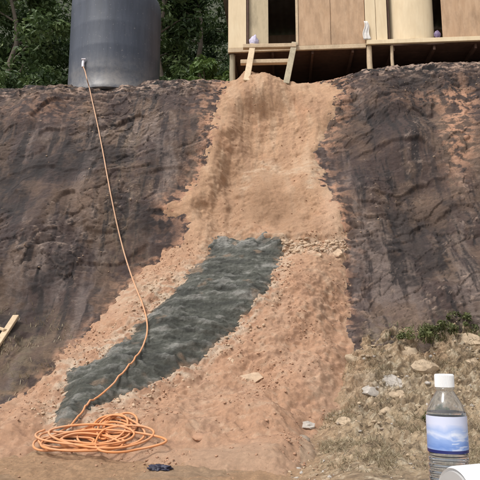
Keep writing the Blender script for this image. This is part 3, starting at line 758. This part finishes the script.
for _ in range(3): path = path[:1] + [path[i] * .5 + (path[i - 1] + path[i + 1]) * .25 for i in range(1, len(path) - 1)] + path[-1:]
path = path[:8] + [lift(p, .036 if p.z > 2.6 else .020) for p in path[8:]]
loops = [(68, 448, 38, 9, 0), (112, 431, 20, 9, 0), (122, 426, 20, 11, 0), (72, 446, 42, 9, 0), (131, 423, 12, 8, 0), (94, 443, 38, 10, 0), (52, 450, 24, 8, 0), (108, 436, 18, 9, 0),
         (118, 433, 28, 13, 0), (100, 450, 48, 10, 0), (60, 448, 32, 10, 0), (126, 427, 18, 10, 0), (80, 451, 26, 9, 0), (98, 451, 70, 13, 0), (134, 447, 36, 15, 0), (84, 445, 54, 11, 0)]
cp = []; lvl = 0
for li, (cx_, cy_, rx, ry, ph0) in enumerate(loops):
    for i in range(14):
        lvl += 2 * math.pi / 14 * (1 + .22 * math.sin(2.3 * li)); a = 3.3 + lvl
        f = i / 14; nx_ = loops[min(li + 1, len(loops) - 1)]
        c0 = cx_ * (1 - f) + nx_[0] * f; c1 = cy_ * (1 - f) + nx_[1] * f; r0 = rx * (1 - f) + nx_[2] * f; r1 = ry * (1 - f) + nx_[3] * f
        X_, Y_ = c0 + r0 * math.cos(a) * (1 + .07 * math.sin(3 * a + li)) + random.uniform(-1., 1.), c1 + r1 * math.sin(a) + 2. * math.sin(2 * a + 1.7 * li) + random.uniform(-.7, .7)
        cp.append(on(X_, Y_, .018 + .006 * li + .012 * random.random()))
for _ in range(2):
  for k in range(1, len(cp) - 1): cp[k] = cp[k] * .6 + (cp[k - 1] + cp[k + 1]) * .2
path = path[:-1] + spline([path[-1]] + cp, 5)[0:]
mb = MB(); mb.tube(path, .0125, 9)
mb.build('orange_hose', M['hose'], smooth=True, label='long orange hose running down the rock into a tangled coil on the soil', category='hose')

# ------------------------------------------------------------------ planks at the left edge
def plank(name, a, b, w, h, label):
    e = MB().beam(a, b, w, h, bev=.006).build(name, M['pale_wood'], label=label, category='plank'); return e
a, na = hit(18, 320); b, nb2 = hit(-14, 372)
plank('wooden_plank', b + nb2 * .14, a + na * .10, .10, .05, 'pale sawn plank lying up the rock at the left edge')
a, na = hit(7, 333); b, nb2 = hit(-26, 323)
plank('wooden_plank', b + nb2 * .07, a + na * .06, .08, .035, 'shorter pale stick crossing behind the sawn plank at the left edge')

# ------------------------------------------------------------------ stones, debris
stones = [(250, 376, 14, 'pale_crumb', 'tan flat stone half buried in the orange soil below the cement strip'),
          (306, 424, 9, 'pale_stone', 'pale white stone at the right foot of the orange soil'),
          (303, 436, 7, 'grey_stone', 'small grey stone just below the pale white stone'),
          (372, 388, 11, 'pale_stone', 'pale stone at the left end of the whitish rubble'),
          (392, 381, 13, 'pale_stone', 'largest pale stone in the whitish rubble left of the bottle'),
          (398, 392, 9, 'straw_stone', 'small tan stone below the whitish rubble'),
          (410, 352, 12, 'straw_stone', 'tan stone just below the green weeds at the rock base'),
          (470, 338, 17, 'straw_stone', 'big tan boulder at the right edge beside the weeds'),
          (472, 358, 12, 'straw_stone', 'flat straw coloured stone under the boulder at the right edge'),
          (356, 358, 12, 'straw_stone', 'straw coloured stone at the left end of the rock base'),
          (425, 364, 13, 'straw_stone', 'flat tan stone above the bottle cap'),
          (388, 408, 11, 'straw_stone', 'straw coloured stone in the dry grass left of the bottle'),
          (345, 420, 9, 'straw_stone', 'straw coloured stone between orange soil and dry grass'),
          (198, 436, 7, 'crumb', 'small brick coloured stone on the soil right of the coil'),
          (175, 412, 6, 'crumb', 'small stone above the right end of the coil'),
          (230, 358, 6, 'pale_crumb', 'small pale stone at the right edge of the cement strip'),
          (336, 251, 8, 'pale_crumb', 'pale chunk at the right end of the soil ledge'),
          (300, 250, 7, 'pale_crumb', 'tan chunk on the soil ledge at the top of the cement'),
          (318, 254, 6, 'pale_crumb', 'small pale chunk in the middle of the soil ledge'),
          ]
for i, (px, py, w, m, lb) in enumerate(stones):
    p, n = hit(px, py); r_ = w / FPX * p.y
    st = lump('stone', M[m], p - n * r_ * .34, (r_ * 1.05, r_ * .85, r_ * random.uniform(.5, .65)), 20 + i, lb, 'stone', amp=.22, rot=random.uniform(-.4, .4), cuts=7); st.rotation_euler.x = .7 * math.atan2(-n.y, n.z)
p, n = hit(159, 468)
lump('plastic_scrap', M['rag'], p + Vector((0, 0, .012)), (.10, .075, .03), 77, 'crumpled dark blue plastic scrap on the ground below the coil', 'scrap', amp=.6, freq=2.2, sub=4)

ico = bmesh.new(); bmesh.ops.create_icosphere(ico, subdivisions=1, radius=1); IV = np.array([v.co[:] for v in ico.verts]); IF = np.array([[v.index for v in f.verts] for f in ico.faces]); ico.free()
def scatter_stones(name, n, where, smin, smax, m, label, weight=None):
    ii = np.flatnonzero(where & inner); w = None
    if weight is not None: w = weight.ravel()[ii]; w = w / w.sum()
    pick = RNG.choice(ii, n, p=w); C = Ptop.reshape(-1, 3)[pick] + RNG.normal(0, .008, (n, 3)); nn = len(IV)
    s = smin * (smax / smin) ** (RNG.random(n) ** 2.2)
    dsp = 1 + RNG.uniform(-.42, .42, (n, nn)); S3 = s[:, None] * np.stack([RNG.uniform(.7, 1.3, n), RNG.uniform(.7, 1.3, n), RNG.uniform(.5, .9, n)], -1)
    th = RNG.uniform(0, 6.283, n); V = IV[None] * dsp[..., None] * S3[:, None, :]
    c_, s_ = np.cos(th)[:, None], np.sin(th)[:, None]
    V = np.stack([V[..., 0] * c_ - V[..., 1] * s_, V[..., 0] * s_ + V[..., 1] * c_, V[..., 2]], -1) + C[:, None, :]
    F = (IF[None] + (np.arange(n) * nn)[:, None, None]).reshape(-1, 3)
    link(name, np_mesh(name, V.reshape(-1, 3), F, False), M[m], kind='stuff', label=label, category='debris')
cl = ss(-.2, .5, fbm(X * 1.1, T * 1.1, 301, 4)) + .06
scatter_stones('soil_crumbs', 5000, (WHICH == 2) & (PY > 232), .003, .020, 'crumb', 'loose orange crumbs and clods over the lower soil', cl)
scatter_stones('soil_crumbs', 500, (WHICH == 2) & (PY <= 232) & (PY > 90), .004, .020, 'crumb', 'loose tan crumbs in the upper gully', cl)
scatter_stones('ledge_rubble', 420, (WHICH == 2) & (np.abs(PY - 246) < 7) & (PX > 240) & (PX < 348), .010, .050, 'pale_crumb', 'row of small broken stones along the soil ledge')
scatter_stones('edge_rubble', 1300, (WHICH == 2) & (np.abs(sG + 9) < 11) & (PY > 260), .003, .032, 'pale_crumb', 'small pale crumbs strewn along the edges of the cement', ss(-.4, .4, u2) + .02)
scatter_stones('ground_rubble', 3000, (WHICH == 1) & (PX > 290), .005, .034, 'straw_stone', 'straw coloured rubble over the ground at right', cl)
scatter_stones('ground_rubble', 900, (WHICH == 1) & (PX > 290), .006, .038, 'pale_stone', 'pale rubble over the tan ground at right', cl)
scatter_stones('ground_rubble', 700, (WHICH == 1) & (PX > 290), .005, .032, 'grey_stone', 'brown rubble over the ground at right', cl)
scatter_stones('ground_gravel', 1500, (WHICH == 1) & (PX <= 330), .003, .016, 'crumb', 'fine gravel on the brown ground in front of the soil', cl)
scatter_stones('rock_chips', 600, (WHICH == 0) & (PY < 340) & (ledm > .3), .006, .028, 'stone', 'loose tan chips caught on the rock ledges', chip + .02)

def blades(name, n, where, h0, h1, m, label, weight=None, flat=.6, w=.006):
    ii = np.flatnonzero(where & inner); ww = None
    if weight is not None: ww = weight.ravel()[ii]; ww = ww / ww.sum()
    C = Ptop.reshape(-1, 3)[RNG.choice(ii, n, p=ww)] + RNG.normal(0, .015, (n, 3)) * [1, 1, .2]
    th = RNG.uniform(0, 6.283, n); h = RNG.uniform(h0, h1, n); lean = RNG.uniform(flat * .4, flat * 1.6, n)
    d = np.stack([np.cos(th), np.sin(th), 0 * th], -1); sd = np.stack([-np.sin(th), np.cos(th), 0 * th], -1) * w
    mid = C + d * (h * lean * .45)[:, None] + np.array([0, 0, 1]) * (h * .5)[:, None]
    tip = C + d * (h * lean)[:, None] + np.array([0, 0, 1]) * (h * np.clip(1 - .45 * lean, .1, 1))[:, None]
    V = np.stack([C - sd, C + sd, mid + sd * .8, mid - sd * .8, tip], 1).reshape(-1, 3); i = np.arange(n)[:, None] * 5
    F = np.concatenate([i + [[0, 1, 2]], i + [[0, 2, 3]], i + [[3, 2, 4]]], 1).reshape(-1, 3)
    t = np.repeat(np.clip(RNG.normal(.5, .25, n), 0, 1), 5)
    link(name, np_mesh(name, V, F, False, {'tint': ('FLOAT', t)}), M[m], kind='stuff', label=label, category='grass')
gw = ss(-.1, .5, fbm(X * 1.6, T * 1.6, 311, 4)) + .03
blades('dry_grass', 26000, (WHICH == 1) & (PX > 320) & (PY < 475), .02, .10, 'straw', 'dry straw and dead stalks over the rubble at right', gw + .12, 1.7, .0028)
blades('dry_grass', 1800, (WHICH == 0) & (PX < 75) & (PY > 300), .03, .12, 'straw', 'dry stalks on the mossy rock at the lower left', gw, .9, .004)
blades('green_grass', 1500, (WHICH <= 1) & (PX > 385) & (np.abs(PY - 334) < 9), .04, .16, 'leafD', 'sparse green grass along the foot of the right rock', gw, .7, .006)
for (px, py, h, r_, m, lb) in ((463, 330, .34, .24, 'leafD', 'tallest olive green weed clump at the rock base by the right edge'), (440, 335, .20, .26, 'leafD', 'olive green weeds at the rock base above the bottle'),
                               (415, 337, .15, .28, 'leafD', 'low sparse olive weeds at the left end of the weed patch'), (440, 420, .18, .16, 'leafD', 'small olive weed tuft just behind the bottle')):
    p, n = hit(px, py); bush('weed', p.x, p.y, h, r_, m, lb, 'weed', .026, 16, 38, .5, z=p.z)

# ------------------------------------------------------------------ table (below the frame), bottle and white cup
BYD = 1.02; capt = at(447, 374, BYD); bz = capt.z - .212; bxx = at(447, 430, BYD).x
tb = empty('table', (bxx, .72, 0), 0, label='wooden table edge under the water bottle', category='table')
zt_ = bz - .001
for i in range(5): MB().box((-.75, -.32 + i * .136, zt_ - .03), (.6, -.32 + i * .136 + .132, zt_), .003).build('board', M['table'], tb)
for sx in (-.68, .53):
    for sy in (-.27, .31): MB().box((sx - .03, sy - .03, -.05), (sx + .03, sy + .03, zt_ - .031), .004).build('leg', M['table'], tb)
k = NT('clear plastic'); M['pet'] = k.fin((.93, .96, 1.), .03, None, Transmission_Weight=.97, IOR=1.3)
k = NT('water'); M['water'] = k.fin((.90, .95, 1.), .0, None, Transmission_Weight=1., IOR=1.33)
M['cap'] = mat_plain('white plastic', (.80, .80, .80), .35, .03)
def mat_label():
    k = NT('bottle label'); ob = k.obj(); s3 = k.sep(ob); z = s3[2]
    wave = k.noise(k.scale(ob, (14, 14, 30)), 1.4, 4, .55, .8)
    zz_ = k.math('ADD', z, k.math('MULTIPLY', k.math('SUBTRACT', wave, .5), .030))
    col = k.ramp(k.math('MULTIPLY', k.math('SUBTRACT', zz_, .088), 18.), [(.05, (.30, .40, .66)), (.22, (.14, .25, .56)), (.48, (.26, .38, .68)), (.58, (.58, .64, .80)), (.70, (.36, .47, .74)), (.88, (.60, .64, .80))])
    ln = k.ramp(k.noise(k.scale(ob, (40, 40, 260)), 1.2, 2, .5), [(.52, 0.), (.60, .5)])
    side = k.math('MULTIPLY', k.math('GREATER_THAN', s3[0], -.004), k.math('LESS_THAN', z, .126))
    col = k.mix(k.math('MULTIPLY', ln, side), col, (.74, .77, .84))
    band = k.math('LESS_THAN', z, .0962)
    col = k.mix(band, col, (.012, .018, .12))
    return k.fin(col, .35)
M['label'] = mat_label()
bot = empty('water_bottle', (bxx, BYD, bz), 0, label='clear plastic water bottle with white cap and blue label', category='bottle')
rb = .0315
outer = [(.010, .004), (.020, .0), (.026, .001), (rb, .006), (rb, .012)]
for i in range(7):
    z_ = .016 + i * .0102
    outer += [(rb, z_), (rb, z_ + .0045), (rb - .0018, z_ + .0062), (rb - .0018, z_ + .0080), (rb, z_ + .0098)]
outer += [(rb, .0905), (rb - .0004, .092), (rb - .0004, .146), (rb, .148), (rb - .001, .153), (rb - .0045, .163), (rb - .010, .173), (rb - .0145, .180), (.0145, .1845), (.0135, .187), (.0155, .188), (.0155, .190), (.0132, .191), (.0132, .208)]
inner_p = [(max(.001, r - .0007), z + (.0008 if z < .01 else 0)) for r, z in outer]
mb = MB(); mb.lathe(outer + inner_p[::-1], 64)
mb.build('body', M['pet'], bot, smooth=True)
wp_ = [(r - .0004, z) for r, z in inner_p if z < .151]
MB().lathe([(.0008, wp_[0][1] + .0004)] + [(max(.001, r), z + .0004) for r, z in wp_] + [(wp_[-1][0], .1525), (.0008, .1525)], 64).build('water', M['water'], bot, smooth='angle')
MB().lathe([(rb + .0003, .0915), (rb + .0003, .1475)], 64).build('label', M['label'], bot, smooth=True)
cpv = []
V = []; F = []; n_ = 96; prf = [(.0150, .1915), (.0150, .2105), (.0138, .212), (.002, .212)]
for r, z in prf:
    for j in range(n_):
        a = 2 * math.pi * j / n_; rr = r + (.0004 * (1 if j % 2 else -1) if .0149 < r else 0); V.append((rr * math.cos(a), rr * math.sin(a), z))
for i in range(3): F += [(i * n_ + j, i * n_ + (j + 1) % n_, (i + 1) * n_ + (j + 1) % n_, (i + 1) * n_ + j) for j in range(n_)]
F.append(tuple(3 * n_ + j for j in range(n_)))
MB().add(V, F).build('cap', M['cap'], bot, smooth='angle')
# white cup on its side in front of the bottle
M['grey_lid'] = mat_plain('grey translucent lid', (.42, .42, .42), .35, .06)
cy = .915; c0 = at(455, 500, cy); rc = (at(455, 465, cy).z - zt_) / 2
cup = empty('white_cup', (c0.x, cy, zt_), R(17), label='white cup lying on its side in front of the bottle', category='cup')
pr = [(.001, .004), (rc * .84, .004), (rc * .90, .0), (rc * .95, .006), (rc * .97, .05), (rc, .105), (rc * .97, .105), (rc * .94, .05), (rc * .91, .009), (.001, .009)]
cb = MB().lathe(pr, 64).build('body', M['cap'], cup, smooth='angle'); cb.rotation_euler = (0, R(90), 0); cb.location = (0, 0, rc)
cd = MB().lathe([(.001, -.001), (rc * .80, -.001), (rc * .82, .0035)], 48).build('end_disc', M['grey_lid'], cup, smooth='angle'); cd.rotation_euler = (0, R(90), 0); cd.location = (0, 0, rc)
